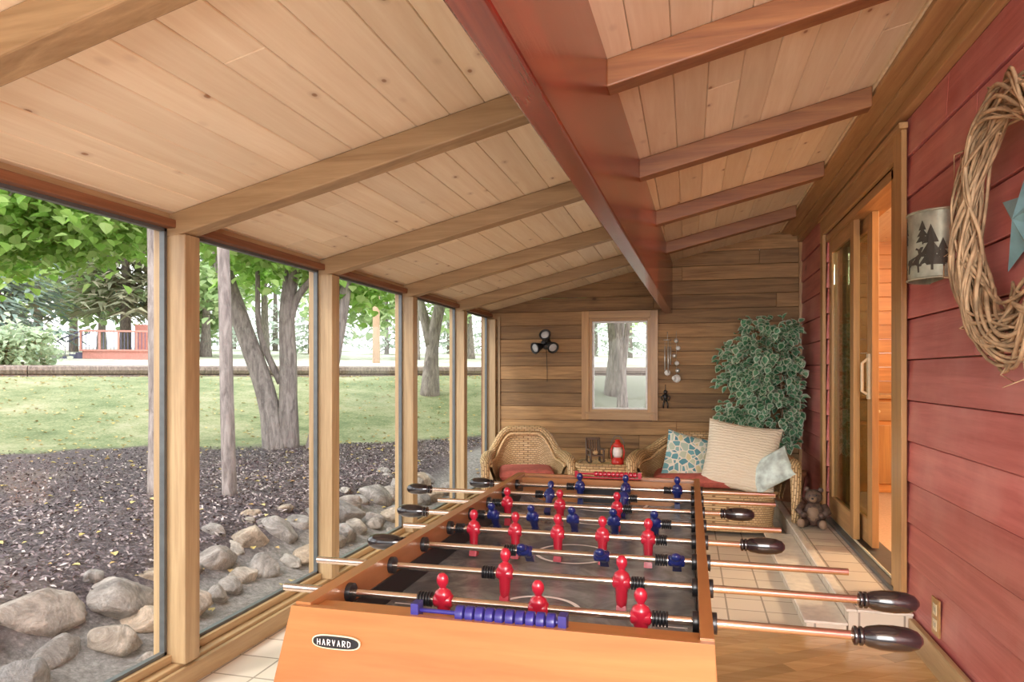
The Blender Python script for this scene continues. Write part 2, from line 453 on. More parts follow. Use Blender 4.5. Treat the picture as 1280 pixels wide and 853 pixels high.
M_orange=wood('orange_pine',(.85,.42,.14),(.62,.26,.07),axis=0,rough=.4,gs=1,tint=.3,knots=.6,knotcol=(.35,.12,.03),bmp=.05)
M_carpet=plain('carpet',(.62,.42,.28),.95,scale=80)
b=B('wall_inner_room')
zz=.16
while zz<2.7:
    b.box((XR+.16,8.2,zz),(4.6,8.24,zz+.148),M_orange); b.box((4.6,3.2,zz),(4.64,8.2,zz+.148),M_orange); b.box((XR+.16,3.16,zz),(4.6,3.2,zz+.148),M_orange); zz+=.15
b.done(bevel=.004,seg=1)
b=B('floor_inner_room'); b.box((XR+.16,3.16,.05),(4.6,8.2,.155),M_carpet); b.done()
b=B('ceiling_inner_room'); b.box((XR+.16,3.16,2.7),(4.6,8.2,2.75),M_ceil); b.done()
b=B('wood_cabinet')
b.box((1.5,7.3,.156),(2.9,7.9,1.05),M_orange); b.box((1.47,7.26,1.05),(2.93,7.93,1.09),M_trimX)
for i in range(3):
    b.box((1.54+i*.46,7.28,.24),(1.54+i*.46+.40,7.299,.80),M_trimV); b.box((1.54+i*.46,7.28,.84),(1.54+i*.46+.40,7.299,1.02),M_trimX); b.ball((1.74+i*.46,7.265,.93),.015,M_bone)
b.done(bevel=.006)

# ------------------------------------------------------------------ FOOSBALL TABLE
b=B('foosball_table')
x0,x1,y0,y1=-.70,.038,1.14,2.85
zt=.88; T=.03
xi0,xi1=x0+T,x1-.022
zb=.60
fl=.06
b.hexa([(x0-fl,y0,zb),(xi0,y0,zb),(xi0,y1,zb),(x0-fl,y1,zb),(x0,y0,zt),(xi0,y0,zt),(xi0,y1,zt),(x0,y1,zt)],M_tableY)
b.hexa([(xi1,y0,zb),(x1+.018,y0,zb),(x1+.018,y1,zb),(xi1,y1,zb),(xi1,y0,zt),(x1,y0,zt),(x1,y1,zt),(xi1,y1,zt)],M_tableY)
def endp(ya,yb):
    out=[(xi0,zb),(xi1,zb),(xi1,zt-.012),(xi0,zt-.012)]
    b.plate(out,yb-ya,M_table,M=Matrix.Translation((0,ya,0)))
endp(y0+.004,y0+.055); endp(y1-.055,y1-.004)
b.hexa([(x0-fl-.004,y0-.03,zb),(x1+.010,y0-.03,zb),(x1+.010,y0+.004,zb),(x0-fl-.004,y0+.004,zb),(x0-.002,y0-.012,zt-.004),(x1-.0,y0-.012,zt-.004),(x1-.0,y0+.004,zt-.004),(x0-.002,y0+.004,zt-.004)],M_table)
b.hexa([(x0-fl,y1-.004,zb),(x1+.01,y1-.004,zb),(x1+.01,y1+.02,zb),(x0-fl,y1+.02,zb),(x0,y1-.004,zt-.004),(x1,y1-.004,zt-.004),(x1,y1+.012,zt-.004),(x0,y1+.012,zt-.004)],M_table)
zf=.775
b.box((xi0,y0+.05,zf-.02),(xi1,y1-.05,zf),M_field)
b.box((xi0,y0+.055,zf),(xi0+.004,y1-.055,zt-.05),M_black); b.box((xi1-.004,y0+.055,zf),(xi1,y1-.055,zt-.05),M_black)
xc=(xi0+xi1)/2; yc=(y0+y1)/2
def ring(cx,cy,r,w=.011,a0=0,a1=2*math.pi,n=40):
    V=[];F=[]
    for i in range(n+1):
        a=a0+(a1-a0)*i/n
        V+= [(cx+r*math.cos(a),cy+r*math.sin(a),zf+.0012),(cx+(r-w)*math.cos(a),cy+(r-w)*math.sin(a),zf+.0012)]
    for i in range(n): F.append((2*i+1,2*i,2*i+2,2*i+3))
    b.add(V,F,M_white)
ring(xc,yc,.11); ring(xc,yc,.03)
b.box((xi0+.005,yc-.004,zf+.0004),(xi1-.005,yc+.004,zf+.0009),M_white)
ring(xc,y0+.056,.17,a0=0,a1=math.pi); ring(xc,y1-.056,.17,a0=math.pi,a1=2*math.pi)
ring(xc,y0+.36,.10,a0=math.pi*.05,a1=math.pi*.95); ring(xc,y1-.36,.10,a0=-math.pi*.95,a1=-math.pi*.05)
for yy in (y0+.33,y1-.33):
    for xx in (xi0+.02,xi1-.08): b.box((xx,yy-.003,zf+.0004),(xx+.06,yy+.003,zf+.0009),M_white)
for cxx,sx in ((xi0,1),(xi1,-1)):
    for cy,sy in ((y0+.055,1),(y1-.055,-1)):
        b.add([(cxx,cy,zf+.03),(cxx+sx*.09,cy,zf+.001),(cxx,cy+sy*.09,zf+.001)],[(0,1,2)],M_field)
b.box((xc-.1,y0+.0555,zf+.002),(xc+.1,y0+.058,zf+.07),M_black); b.box((xc-.1,y1-.058,zf+.002),(xc+.1,y1-.0555,zf+.07),M_black)
b.box((x0+.01,y0+.01,zb+.0),(x1-.01,y1-.01,zb+.03),M_black)
for sx,lx in ((-1,x0+.0),(1,x1-.0)):
    for ly in (y0+.03,y1-.15):
        xa=lx if sx<0 else lx-.09
        b.hexa([(xa+(.0 if sx<0 else .03),ly,.012),(xa+(.06 if sx<0 else .09),ly,.012),(xa+(.06 if sx<0 else .09),ly+.10,.012),(xa+(.0 if sx<0 else .03),ly+.10,.012),(xa-.02*(sx<0),ly-.01,zb),(xa+.09,ly-.01,zb),(xa+.09,ly+.13,zb),(xa-.02*(sx<0),ly+.13,zb)],M_tableY)
b.box((x0+.04,y0+.05,.10),(x1-.04,y0+.08,.18),M_table); b.box((x0+.04,y1-.08,.10),(x1-.04,y1-.05,.18),M_table)
tilt=math.atan((.018)/(zt-zb))
def oval(w,h,m,off,n=32):
    Mx=Matrix.Translation((x0+.092,y0-.0215-off,.821))@Matrix.Rotation(-tilt,4,'X')
    pts=[]
    for i in range(n):
        a=2*math.pi*i/n
        cx=math.copysign(abs(math.cos(a))**.6,math.cos(a)); sz=math.copysign(abs(math.sin(a))**.8,math.sin(a))
        pts.append((w*cx,h*sz))
    b.plate(pts,.004,m,M=Mx)
oval(.047,.0125,M_bone,.000); oval(.0445,.0105,M_black,.001)
LT={'H':[((0,0),(0,1)),((.6,0),(.6,1)),((0,.5),(.6,.5))],'A':[((0,0),(.3,1)),((.3,1),(.6,0)),((.12,.4),(.48,.4))],'R':[((0,0),(0,1)),((0,1),(.6,.9)),((.6,.9),(.6,.55)),((.6,.55),(0,.5)),((.2,.5),(.6,0))],'V':[((0,1),(.3,0)),((.3,0),(.6,1))],'D':[((0,0),(0,1)),((0,1),(.6,.8)),((.6,.8),(.6,.2)),((.6,.2),(0,0))]}
tx=x0+.092-.034; zz0=.821-.005
for ch in 'HARVARD':
    for (a,c) in LT[ch]:
        b.tube([(tx+a[0]*.0085,y0-.0253,zz0+a[1]*.0105),(tx+c[0]*.0085,y0-.0253,zz0+c[1]*.0105)],.0008,M_white,4)
    tx+=.0098
def scorer(xa,xb,y,m,zs,sc=1):
    b.box((xa-.014,y-.012*sc,zs-.02*sc),(xa,y+.012*sc,zs+.014*sc),m); b.box((xb,y-.012*sc,zs-.02*sc),(xb+.014,y+.012*sc,zs+.014*sc),m)
    b.box((xa,y-.015*sc,zs-.022*sc),(xb,y+.015*sc,zs-.016*sc),m)
    b.cyl((xa,y,zs),(xb,y,zs),.004,m,8)
    n=10; s=(xb-xa)*.72
    for i in range(n):
        xx=xb-.004-s+ s*(i+.5)/n
        b.tube([(xx-.46*s/n,y,zs),(xx-.36*s/n,y,zs),(xx+.36*s/n,y,zs),(xx+.46*s/n,y,zs)],[.009*sc,.0145*sc,.0145*sc,.009*sc],m,12)
scorer(-.460,-.212,y0+.010,M_scorb,zt+.001)
scorer(-.44,-.20,y1-.025,M_redp,zt+.008,.75)
zr=.855
def man(x,y,ang,m):
    Mm=Matrix.Translation((x,y,zr))@Matrix.Rotation(math.radians(ang),4,'X')
    def s(prof,sx=1,sy=1,dz=0,n=14): b.lathe(prof,m,n,M=Mm@Matrix.Translation((0,0,dz))@Matrix.Diagonal((sx,sy,1,1)),rnd=.5)
    s([(.001,.056),(.006,.0545),(.0105,.049),(.0122,.043),(.0115,.036),(.008,.030),(.006,.026),(.009,.023),(.015,.019),(.0175,.012),(.017,.0),(.0145,-.012),(.0125,-.022),(.0125,-.030),(.0115,-.042),(.0095,-.052),(.001,-.053)],1.0,.82)
    b.tube([Mm@Vector((-.019,0,0)),Mm@Vector((-.016,0,0)),Mm@Vector((.016,0,0)),Mm@Vector((.019,0,0))],[.010,.0135,.0135,.010],m,14,rnd=.5)
    V=[(-.011,-.008,-.074),(.011,-.008,-.074),(.011,.008,-.074),(-.011,.008,-.074),(-.010,-.006,-.048),(.010,-.006,-.048),(.010,.006,-.048),(-.010,.006,-.048)]
    V=[(p[0],p[1]*(1.6 if i<4 else 1.1),p[2]) for i,p in enumerate(V)]
    b.hexa([Mm@Vector(p) for p in V],m)
def bumper(x,y,L=.03):
    n=5; pts=[];rr=[]
    for i in range(n):
        a=x+L*i/n
        pts+=[(a,y,zr),(a+L/n*.15,y,zr),(a+L/n*.65,y,zr),(a+L/n*.8,y,zr)]; rr+=[.010,.0145,.0145,.010]
    b.tube(pts,rr,M_black,14)
def grip(xa,xb,y):
    s=xb-xa
    prof=[(0,.011),(.02,.016),(.06,.016),(.08,.012),(.10,.016),(.14,.016),(.16,.013),(.22,.017),(.4,.0205),(.6,.0213),(.8,.0195),(.93,.0145),(1,.006)]
    b.tube([(xa+s*t,y,zr) for t,_ in prof],[r for _,r in prof],M_grip,16)
rods=[(1.285,-.815,.27,'R',(.267,.374),[-.466,-.276,-.086],M_redp,8),
(1.49,-.857,.325,'R',(.32,.427),[-.396,-.14],M_redp,-4),
(1.69,-.72,.343,'L',(-.715,-.824),[-.398,-.2065,-.03],M_bluep,65),
(1.89,-.807,.13,'R',(.127,.235),[-.594,-.4725,-.352,-.229,-.107],M_redp,0),
(2.09,-.815,.25,'L',(-.81,-.915),[-.592,-.467,-.342,-.219,-.1],M_bluep,40),
(2.29,-.85,.1,'R',(.094,.196),[-.6,-.419,-.23],M_redp,6),
(2.49,-.955,.28,'L',(-.95,-1.05),[-.494,-.227],M_bluep,-35),
(2.69,-.765,.30,'L',(-.76,-.863),[-.413,-.237,-.045],M_bluep,10)]
for (y,xa,xb,side,g,men,m,ang) in rods:
    b.cyl((xa,y,zr),(xb,y,zr),.0078,M_rod,14)
    grip(g[0],g[1],y)
    for xx in (x0-.008,xi0-.001): b.cyl((xx,y,zr),(xx+.012,y,zr),.019,M_black,18)
    for xx in (xi1-.011,x1-.003): b.cyl((xx,y,zr),(xx+.012,y,zr),.019,M_black,18)
    for x in men: man(x,y,ang,m)
    if len(men)==5:
        bumper(men[0]-.052 if men[0]-.052>xi0+.015 else men[0]+.02,y,.025); bumper(men[-1]+.02,y)
    else:
        bumper(men[0]-.052,y); bumper(men[-1]+.02 if men[-1]+.055<xi1-.01 else men[-1]-.05,y)
b.done(bevel=.003,seg=2)

# ------------------------------------------------------------------ WICKER FURNITURE
def wicker(name,W,Dp,hb,ha,loc,rot,cushion=True,rr=1.0):
    b=B(name); b.M=Matrix.Translation(loc)@Matrix.Rotation(rot,4,'Z')
    hs=.36
    def plan(s,off=0):
        a=math.pi*(s+1)/2
        p=.62
        cx=math.cos(math.pi-a); sy=math.sin(a)
        x=(W/2+off)*math.copysign(abs(cx)**p,cx); y=(Dp*.98+off)*abs(sy)**.55
        return x,y
    def H(s):
        q=abs(s); k=max(0,min(1,(q-.12)/.55)); k=k*k*(3-2*k)
        return hb*(1-k)+ha*k
    def shell(side):
        def fn(a,c):
            s=-1+2*a; h=H(s); z=hs-.05+(h-hs+.05)*c
            off=(c**1.6)*.07 - side
            x,y=plan(s,off); return (x,y+.02,z)
        b.grid(fn,64,14,M_wick,uvs=(W+2*Dp,hb-hs+.1))
    shell(0); shell(.025)
    pts=[];rad=[]
    x,y=plan(-1,.07); h=H(-1)
    for i in range(7):
        a=i/6; pts.append((x-.01,y-.07-.035*math.sin(a*math.pi),.16+(h-.16)*a*.98)); rad.append((.032+.012*a)*rr)
    for i in range(61):
        s=-1+2*i/60; x,y=plan(s,.075); pts.append((x,y+.005,H(s)+.01)); rad.append((.038 + .022*min(1,max(0,abs(s)-.45)*3))*rr)
    x,y=plan(1,.07)
    for i in range(7):
        a=1-i/6; pts.append((x+.01,y-.07-.035*math.sin(a*math.pi),.16+(h-.16)*a*.98)); rad.append((.032+.012*a)*rr)
    b.tube(pts,rad,M_wick,12,uvl=1)
    for o,zz in ((.10,-.045),(.03,-.03)):
        b.tube([(plan(-1+2*i/50,o)[0],plan(-1+2*i/50,o)[1]+.01,H(-1+2*i/50)+zz) for i in range(51)],.011,M_cane,6)
    def skirt(a,c):
        an=2*math.pi*a; cc=math.cos(an); ss=math.sin(an); z=.06+(hs-.06)*c
        k=.96-.05*(1-c)
        x=(W/2-.01)*k*math.copysign(abs(cc)**.35,cc); y=Dp*.5+(Dp*.5)*k*math.copysign(abs(ss)**.35,ss); return (x,y,z)
    b.grid(skirt,72,8,M_wick,uvs=(2*(W+Dp),hs))
    for zz in (.05,.34): b.tube([tuple(skirt(i/72,0 if zz<.2 else 1)[:2])+(zz,) for i in range(72)],.018,M_cane,8,closed=True)
    b.box((-W/2*.9,.03,hs-.04),(W/2*.9,Dp*.93,hs-.01),M_cane)
    for sx in (-1,1):
        for yy in (.08,Dp*.85): b.cyl((sx*W*.42,yy,.002),(sx*W*.42,yy,.08),.025,M_cane,10)
    if cushion:
        def cu(sgn):
            def fn(a,c):
                u=2*a-1; v=2*c-1; e=max(0,(1-abs(u)**6)*(1-abs(v)**6))**.35
                return (u*W*.43, Dp*.47+v*Dp*.40, hs+.055+sgn*.055*e)
            return fn
        b.grid(cu(1),30,20,M_cush); b.grid(cu(-1),30,20,M_cush)
    return b.done()
wicker('wicker_chair',.56,.60,.76,.54,(-1.32,5.72,0),math.radians(16),rr=.85)
wicker('wicker_loveseat',1.08,.70,.72,.56,(.165,5.76,0),math.radians(0))

def pillow(name,w,h,t,loc,rot,m,e=.45):
    b=B(name); b.M=Matrix.Translation(loc)@Euler(rot,'XYZ').to_matrix().to_4x4()
    def side(sg):
        def fn(a,c):
            u=2*a-1; v=2*c-1
            k=max(0,(1-u*u)*(1-v*v))**e
            x=u*w/2*(1-.07*(1-v*v)); z=v*h/2*(1-.07*(1-u*u))
            return (x, sg*t/2*k*(1+.06*noise.noise(Vector((u*2,v*2,loc[0]*5)))), z)
        return fn
    b.grid(side(1),28,28,m,uvs=(w,h)); b.grid(side(-1),28,28,m,uvs=(w,h))
    return b.done()
def m_ruched():
    m,t,b=nt('cream_ruched_fabric'); v=coords(t,useuv=True,jitter=0)
    w=N(t,'ShaderNodeTexWave',bands_direction='Y'); w.inputs['Scale'].default_value=13; w.inputs['Distortion'].default_value=4.0; w.inputs['Detail'].default_value=2; w.inputs['Detail Scale'].default_value=2
    t.links.new(v,w.inputs['Vector'])
    c=ramp(t,w.outputs['Fac'],[(0,(.78,.69,.53)),(1,(.85,.77,.62))]); t.links.new(c,b.inputs['Base Color']); b.inputs['Roughness'].default_value=.9
    bump(t,b,w.outputs['Fac'],.4,.012); return m
def m_pattern():
    m,t,b=nt('teal_ikat_fabric'); v=coords(t,useuv=True,jitter=0)
    vo=N(t,'ShaderNodeTexVoronoi',feature='DISTANCE_TO_EDGE'); vo.inputs['Scale'].default_value=20; t.links.new(v,vo.inputs['Vector'])
    vc=N(t,'ShaderNodeTexVoronoi'); vc.inputs['Scale'].default_value=20; t.links.new(v,vc.inputs['Vector'])
    s=N(t,'ShaderNodeSeparateColor'); t.links.new(vc.outputs['Color'],s.inputs[0])
    cc=ramp(t,s.outputs[0],[(0,(.08,.26,.33)),(.4,(.18,.42,.46)),(.7,(.48,.60,.50)),(1,(.66,.62,.36))])
    f=ramp(t,vo.outputs['Distance'],[(.05,(0,0,0)),(.09,(1,1,1))])
    c=mixc(t,f,(.80,.78,.68),cc); t.links.new(c,b.inputs['Base Color']); b.inputs['Roughness'].default_value=.9; return m
pillow('patterned_pillow',.44,.44,.15,(.0,6.03,.565),(math.radians(-18),math.radians(14),math.radians(12)),m_pattern())
pillow('cream_pillow',.58,.57,.20,(.40,5.92,.615),(math.radians(-20),math.radians(8),math.radians(-6)),m_ruched())
M_pal=plain('pale_teal_fabric',(.58,.68,.64),.9,var=.35,scale=14)
pillow('teal_pillow',.35,.27,.13,(.62,5.78,.535),(math.radians(-25),math.radians(-32),math.radians(-25)),M_pal)

b=B('wicker_side_table')
tx,ty=-.68,5.86
def topg(a,c):
    an=2*math.pi*a; cc,ss=math.cos(an),math.sin(an)
    return (tx+.23*math.copysign(abs(cc)**.4,cc)*(.96+.04*c),ty+.18*math.copysign(abs(ss)**.4,ss)*(.96+.04*c),.06+.45*c)
b.grid(topg,60,8,M_wick,uvs=(1.8,.42))
ring_=[topg(i/60,1) for i in range(60)]
b.tube([(p[0],p[1],.53) for p in ring_],.022,M_wick,10,closed=True)
b.add([(p[0],p[1],.535) for p in ring_],[tuple(range(60))],M_cane)
b.tube([(p[0],p[1],.06) for p in [topg(i/60,0) for i in range(60)]],.016,M_cane,8,closed=True)
for sx in (-1,1):
    for sy in (-1,1): b.cyl((tx+sx*.19,ty+sy*.14,.001),(tx+sx*.19,ty+sy*.14,.07),.02,M_cane,8)
b.done()
b=B('red_lantern')
M_lr=plain('lantern_red',(.55,.03,.02),.3); M_lg=plain('lantern_glass',(.75,.72,.68),.1)
b.M=Matrix.Translation((-.58,5.82,.538))@Matrix.Scale(1.15,4)
lx,ly,lz=0,0,0
b.lathe([(.01,0),(.042,0),(.045,.01),(.042,.035),(.03,.045),(.03,.05)],M_lr)
b.lathe([(.026,.05),(.034,.07),(.034,.10),(.026,.125)],M_lg)
b.lathe([(.03,.125),(.036,.13),(.03,.15),(.018,.16),(.018,.175),(.005,.18)],M_lr)
for sx in (-1,1): b.tube([(lx+sx*.04,ly,lz+.03),(lx+sx*.048,ly,lz+.09),(lx+sx*.036,ly,lz+.14)],.006,M_lr,6)
b.tube([(lx+.048*math.cos(a*math.pi/10),ly,lz+.13+.075*math.sin(a*math.pi/10)) for a in range(11)],.0025,M_alu,6)
b.done()
b=B('miniature_rocking_chair'); M_mini=plain('mini_wood',(.12,.08,.055),.6)
b.M=Matrix.Translation((-.765,5.82,.540))@Matrix.Rotation(.5,4,'Z')@Matrix.Scale(1.15,4)
mx=my=mz=0
for sx in (-1,1):
    b.tube([(mx+sx*.05,my-.06+.12*i/8,mz+.003+.018*((i-4)/4)**2+.004) for i in range(9)],.006,M_mini,6)
    b.cyl((mx+sx*.05,my-.04,mz+.01),(mx+sx*.05,my-.04,mz+.10),.008,M_mini,6); b.cyl((mx+sx*.05,my+.04,mz+.01),(mx+sx*.05,my+.055,mz+.18),.008,M_mini,6)
    b.box((mx+sx*.05-.01,my-.05,mz+.098),(mx+sx*.05+.01,my+.045,mz+.108),M_mini)
b.box((mx-.05,my-.045,mz+.055),(mx+.05,my+.045,mz+.065),M_mini)
for i in range(5): b.cyl((mx-.035+i*.0175,my+.043,mz+.06),(mx-.035+i*.0175,my+.055,mz+.17),.005,M_mini,6)
b.box((mx-.055,my+.05,mz+.165),(mx+.055,my+.06,mz+.185),M_mini)
b.ball((mx,my-.005,mz+.078),(.02,.018,.016),M_cane); b.done()

# ------------------------------------------------------------------ FICUS
M_fic=leafmat('ficus_leaf_green',[(0,(.06,.22,.10)),(.5,(.14,.37,.20)),(1,(.25,.48,.29))],.3)
M_fip=leafmat('ficus_leaf_edge',[(0,(.50,.64,.46)),(1,(.80,.87,.72))],.3)
b=B('potted_ficus'); px,py=.72,6.80
b.lathe([(.02,.147),(.12,.147),(.15,.36),(.165,.38),(.165,.41),(.145,.41),(.14,.39),(.01,.385)],plain('terracotta_pot',(.35,.16,.08),.7),M=Matrix.Translation((px+.14,py-.06,0)))
M_stem=bark('ficus_bark',(.34,.24,.15),(.16,.10,.06))
tips=[]
for k in range(5):
    a=U(0,6.28); p=Vector((px+.14+.03*math.cos(a),py-.06+.03*math.sin(a),.38)); d=Vector((math.cos(a)*.18-.15,math.sin(a)*.12+.06,1)).normalized()
    pts=[p.copy()]
    for i in range(12):
        d=(d+Vector((U(-.18,.14),U(-.14,.12),.12))).normalized(); p=p+d*.1; pts.append(p.copy())
    b.tube(pts,[.013*(1-i/16) for i in range(len(pts))],M_stem,6); tips+=pts[3:]
def leaf(b,c,dirv,up,L,Wd,m1,m2):
    dirv=dirv.normalized(); s=dirv.cross(up)
    if s.length<1e-3: s=dirv.orthogonal()
    s.normalize(); n=s.cross(dirv)
    r=R()
    prof=[(0,0),(.22,.36),(.5,.5),(.8,.28),(1,0),(.8,-.28),(.5,-.5),(.22,-.36)]
    def P(t,w,k=1):
        tt=.5+(t-.5)*k; ww=w*k
        return c+dirv*(tt*L)+s*(ww*Wd)+n*(abs(ww)*Wd*.35-tt*tt*L*.18)
    V=[P(t,w) for t,w in prof]
    if m2 is None:
        b.add(V,[(0,1,2,3,4),(0,4,5,6,7)],m1,False,r); return
    V+=[P(t,w,.72) for t,w in prof]
    F=[(i,(i+1)%8,(i+1)%8+8,i+8) for i in range(8)]
    b.add(V,F,m2,False,r); b.add(V[8:],[(0,1,2,3,4),(0,4,5,6,7)],m1,False,r)
cnt=0
while cnt<1900:
    x,y,z=U(-.46,.30),U(-.36,.36),U(.60,1.80)
    k=(z-1.18)/.64; rx=.43*math.sqrt(max(0,1-k*k*.8))
    lump=.78+1.1*noise.noise(Vector((x*6,y*6,z*5+3)))
    rr=math.hypot(x,y)/max(.05,rx)
    if rr>lump or (rr<.35 and R()<.8): continue
    P0=Vector((px+x,py+y,z))
    if P0.x>XR-.10 or P0.y>YF-.10: continue
    if z<.85 and P0.y<6.62: continue
    d=Vector((x*1.2+U(-.5,.3),y*1.2+U(-.6,.3),U(-.7,.35)))
    leaf(b,P0,d,Vector((U(-.3,.3),-.5,1)),U(.06,.095),U(.05,.07),M_fic,M_fip); cnt+=1
    if cnt%12==0:
        t=min(tips,key=lambda q:(q-P0).length); b.tube([t,(t+P0)/2+Vector((0,0,.02)),P0],[.004,.003,.002],M_stem,4)
b.done()

# ------------------------------------------------------------------ bear figurine
M_bear=plain('bear_resin',(.10,.06,.045),.6,var=.5,scale=50); M_bt=plain('bear_tan',(.26,.17,.11),.6)
b=B('bear_figurine'); b.M=Matrix.Translation((.90,5.60,.149))@Matrix.Rotation(math.radians(-15),4,'Z')
b.ball((0,0,.095),(.085,.075,.095),M_bear); b.ball((0,-.02,.10),(.06,.062,.07),M_bt)
b.ball((0,-.01,.225),(.062,.058,.055),M_bear); b.ball((0,-.06,.212),(.028,.03,.022),M_bt); b.ball((0,-.088,.22),(.01,.008,.007),M_black)
for sx in (-1,1):
    b.ball((sx*.047,.0,.275),(.02,.012,.02),M_bear); b.ball((sx*.022,-.058,.24),.006,M_black)
    b.tube([(sx*.07,-.01,.16),(sx*.10,-.05,.12),(sx*.065,-.085,.10)],[.028,.026,.022],M_bear,10); b.ball((sx*.062,-.088,.1),.024,M_bear)
    b.tube([(sx*.05,-.03,.04),(sx*.07,-.09,.036),(sx*.075,-.12,.037)],[.038,.033,.028],M_bear,10); b.ball((sx*.075,-.125,.042),(.028,.018,.034),M_bt)
b.done()

# ------------------------------------------------------------------ wall objects
b=B('wall_floodlight'); fx,fz=-1.46,1.60
M_bk=plain('lamp_black',(.02,.02,.02),.4); M_lens=plain('lamp_lens',(.55,.56,.57),.25)
b.M=Matrix.Translation((fx,YF-.008,fz))@Matrix.Scale(.95,4)
b.lathe([(.01,0),(.06,0),(.06,.03),(.04,.045),(.01,.047)],M_bk,M=Matrix.Rotation(math.radians(90),4,'X'))
for c,d in (((-.08,-.12,-.04),(-.75,-1,-.35)),((.02,-.14,.08),(-.1,-1,.55)),((.08,-.10,-.03),(.7,-1,-.6))):
    c=Vector(c); d=Vector(d).normalized(); q=d.to_track_quat('Z','Y').to_matrix().to_4x4()
    Ml=Matrix.Translation(c)@q
    b.lathe([(.01,-.07),(.03,-.068),(.042,-.03),(.062,.02),(.066,.04),(.060,.042),(.055,.03)],M_bk,M=Ml); b.lathe([(.001,.028),(.046,.03),(.04,.034),(.001,.036)],M_lens,M=Ml)
    b.tube([(0,-.03,0),tuple(c*.5+Vector((0,-.02,0))),tuple(c-d*.06)],.012,M_bk,8)
b.tube([(.0,-.01,-.06),(.01,-.012,-.3),(.01,-.012,-.42)],.003,M_bk,5)
b.done()
b=B('wind_chime'); M_ch=plain('chime_metal',(.60,.57,.52),.3,.5); M_shell=plain('capiz_shell',(.86,.84,.78),.3)
cx,cz=-.215,1.68; cy=YF-.06
b.tube([(cx,YF-.009,cz+.02),(cx,cy,cz+.03),(cx,cy,cz-.05)],.003,M_ch,5)
b.lathe([(.005,0),(.04,.003),(.04,.01),(.005,.013)],M_ch,M=Matrix.Translation((cx,cy,cz-.06)))
for i in range(5):
    a=i*1.2566; xx,yy=cx+.03*math.cos(a),cy+.03*math.sin(a)
    b.cyl((xx,yy,cz-.06),(xx,yy,cz-.12),.001,M_ch,4); b.cyl((xx,yy,cz-.12),(xx,yy,cz-.30-.02*i),.007,M_ch,8)
b.cyl((cx,cy,cz-.06),(cx,cy,cz-.42),.001,M_ch,4); b.lathe([(.002,-.004),(.03,-.003),(.03,.003),(.002,.004)],M_shell,M=Matrix.Translation((cx,cy,cz-.38))@Matrix.Rotation(1.57,4,'X'))
b.done()
b=B('shell_mobile')
for i in range(6):
    xx=-.13+.022*math.sin(i*2.2); zz=1.62-i*.075
    b.lathe([(.002,-.002),(.022,-.0015),(.022,.0015),(.002,.002)],M_shell if i%2 else M_ch,M=Matrix.Translation((xx,YF-.02-.01*(i%2),zz))@Matrix.Rotation(1.5,4,'X'))
b.tube([(-.13,YF-.009,1.72),(-.13,YF-.02,1.70),(-.125,YF-.02,1.22)],.0015,M_ch,4)
b.lathe([(.002,-.003),(.04,-.002),(.04,.002),(.002,.003)],M_shell,M=Matrix.Translation((-.125,YF-.025,1.24))@Matrix.Rotation(1.5,4,'X'))
b.done()
b=B('iron_figure_ornament'); fx,fz,fy=-.235,1.03,YF-.02
b.ball((fx,fy,fz+.075),.02,M_bk); b.tube([(fx,fy,fz+.06),(fx,fy,fz+.03),(fx,fy,fz-.02)],[.012,.022,.018],M_bk,8)
for sx in (-1,1):
    b.tube([(fx+sx*.015,fy,fz+.045),(fx+sx*.045,fy,fz+.02),(fx+sx*.03,fy,fz-.01)],.007,M_bk,6); b.tube([(fx+sx*.01,fy,fz-.01),(fx+sx*.02,fy,fz-.05),(fx+sx*.022,fy,fz-.09)],.008,M_bk,6)
b.tube([(fx,YF-.009,fz+.15),(fx,fy,fz+.12),(fx,fy,fz+.09)],.003,M_bk,5)
b.done()
# wreath
b=B('grapevine_wreath'); wy,wz=2.47,1.785; Rm_=.358
for k in range(56):
    tw=random.choice([1,2,3,-2]); ph=U(0,6.28); rr=U(.015,.080); n=64; th=U(.0035,.0075); off=U(-.015,.015); s1,s2=U(0,9),U(0,9)
    pts=[]
    for i in range(n):
        a=2*math.pi*i/n; q=tw*a+ph
        r2=rr*(1+.35*math.sin(3*a+s1))*(1-.22*math.sin(a))
        rad=Rm_+off+r2*math.cos(q)+.012*math.sin(5*a+s2)
        dep=.075+min(.055,r2)*.75*math.sin(q)
        pts.append((XR-.018-max(.008,dep),wy+rad*math.cos(a),wz+rad*math.sin(a)*1.0))
    b.tube(pts,th,M_vine,6,closed=True)
for k in range(45):
    a=U(0,6.28); r0=Rm_+U(-.06,.08); d=U(.06,.14); da=U(-.5,.5)
    p0=Vector((XR-.08,wy+r0*math.cos(a),wz+r0*math.sin(a))); p1=Vector((XR-.018-U(.02,.12),wy+(r0+d*.5)*math.cos(a+da*.4),wz+(r0+d*.5)*math.sin(a+da*.4))); p2=Vector((XR-.018-U(.02,.10),wy+(r0+d*.7)*math.cos(a+da),wz+(r0+d*.7)*math.sin(a+da)))
    b.tube([p0,p1,p2],[.004,.003,.0015],M_vine,5)
b.done()
b=B('metal_star'); M_star=plain('teal_star_paint',(.26,.50,.56),.45,.2,var=.2,scale=12)
ys_=wy+.05; zs_=wz
ctr=(XR-.07,ys_,zs_); V=[ctr]
for i in range(10):
    a=math.pi/2+i*math.pi/5+.15; r=.21 if i%2==0 else .09
    V.append((XR-.024,ys_+r*math.cos(a),zs_+r*math.sin(a)))
V.append((XR-.022,ys_,zs_))
b.add(V,[(0,i+1,(i+1)%10+1) for i in range(10)]+[(11,(i+1)%10+1,i+1) for i in range(10)],M_star)
b.done()
b=B('wall_sconce'); sy_,sz_=3.32,1.835; rS=.128; hS=.14
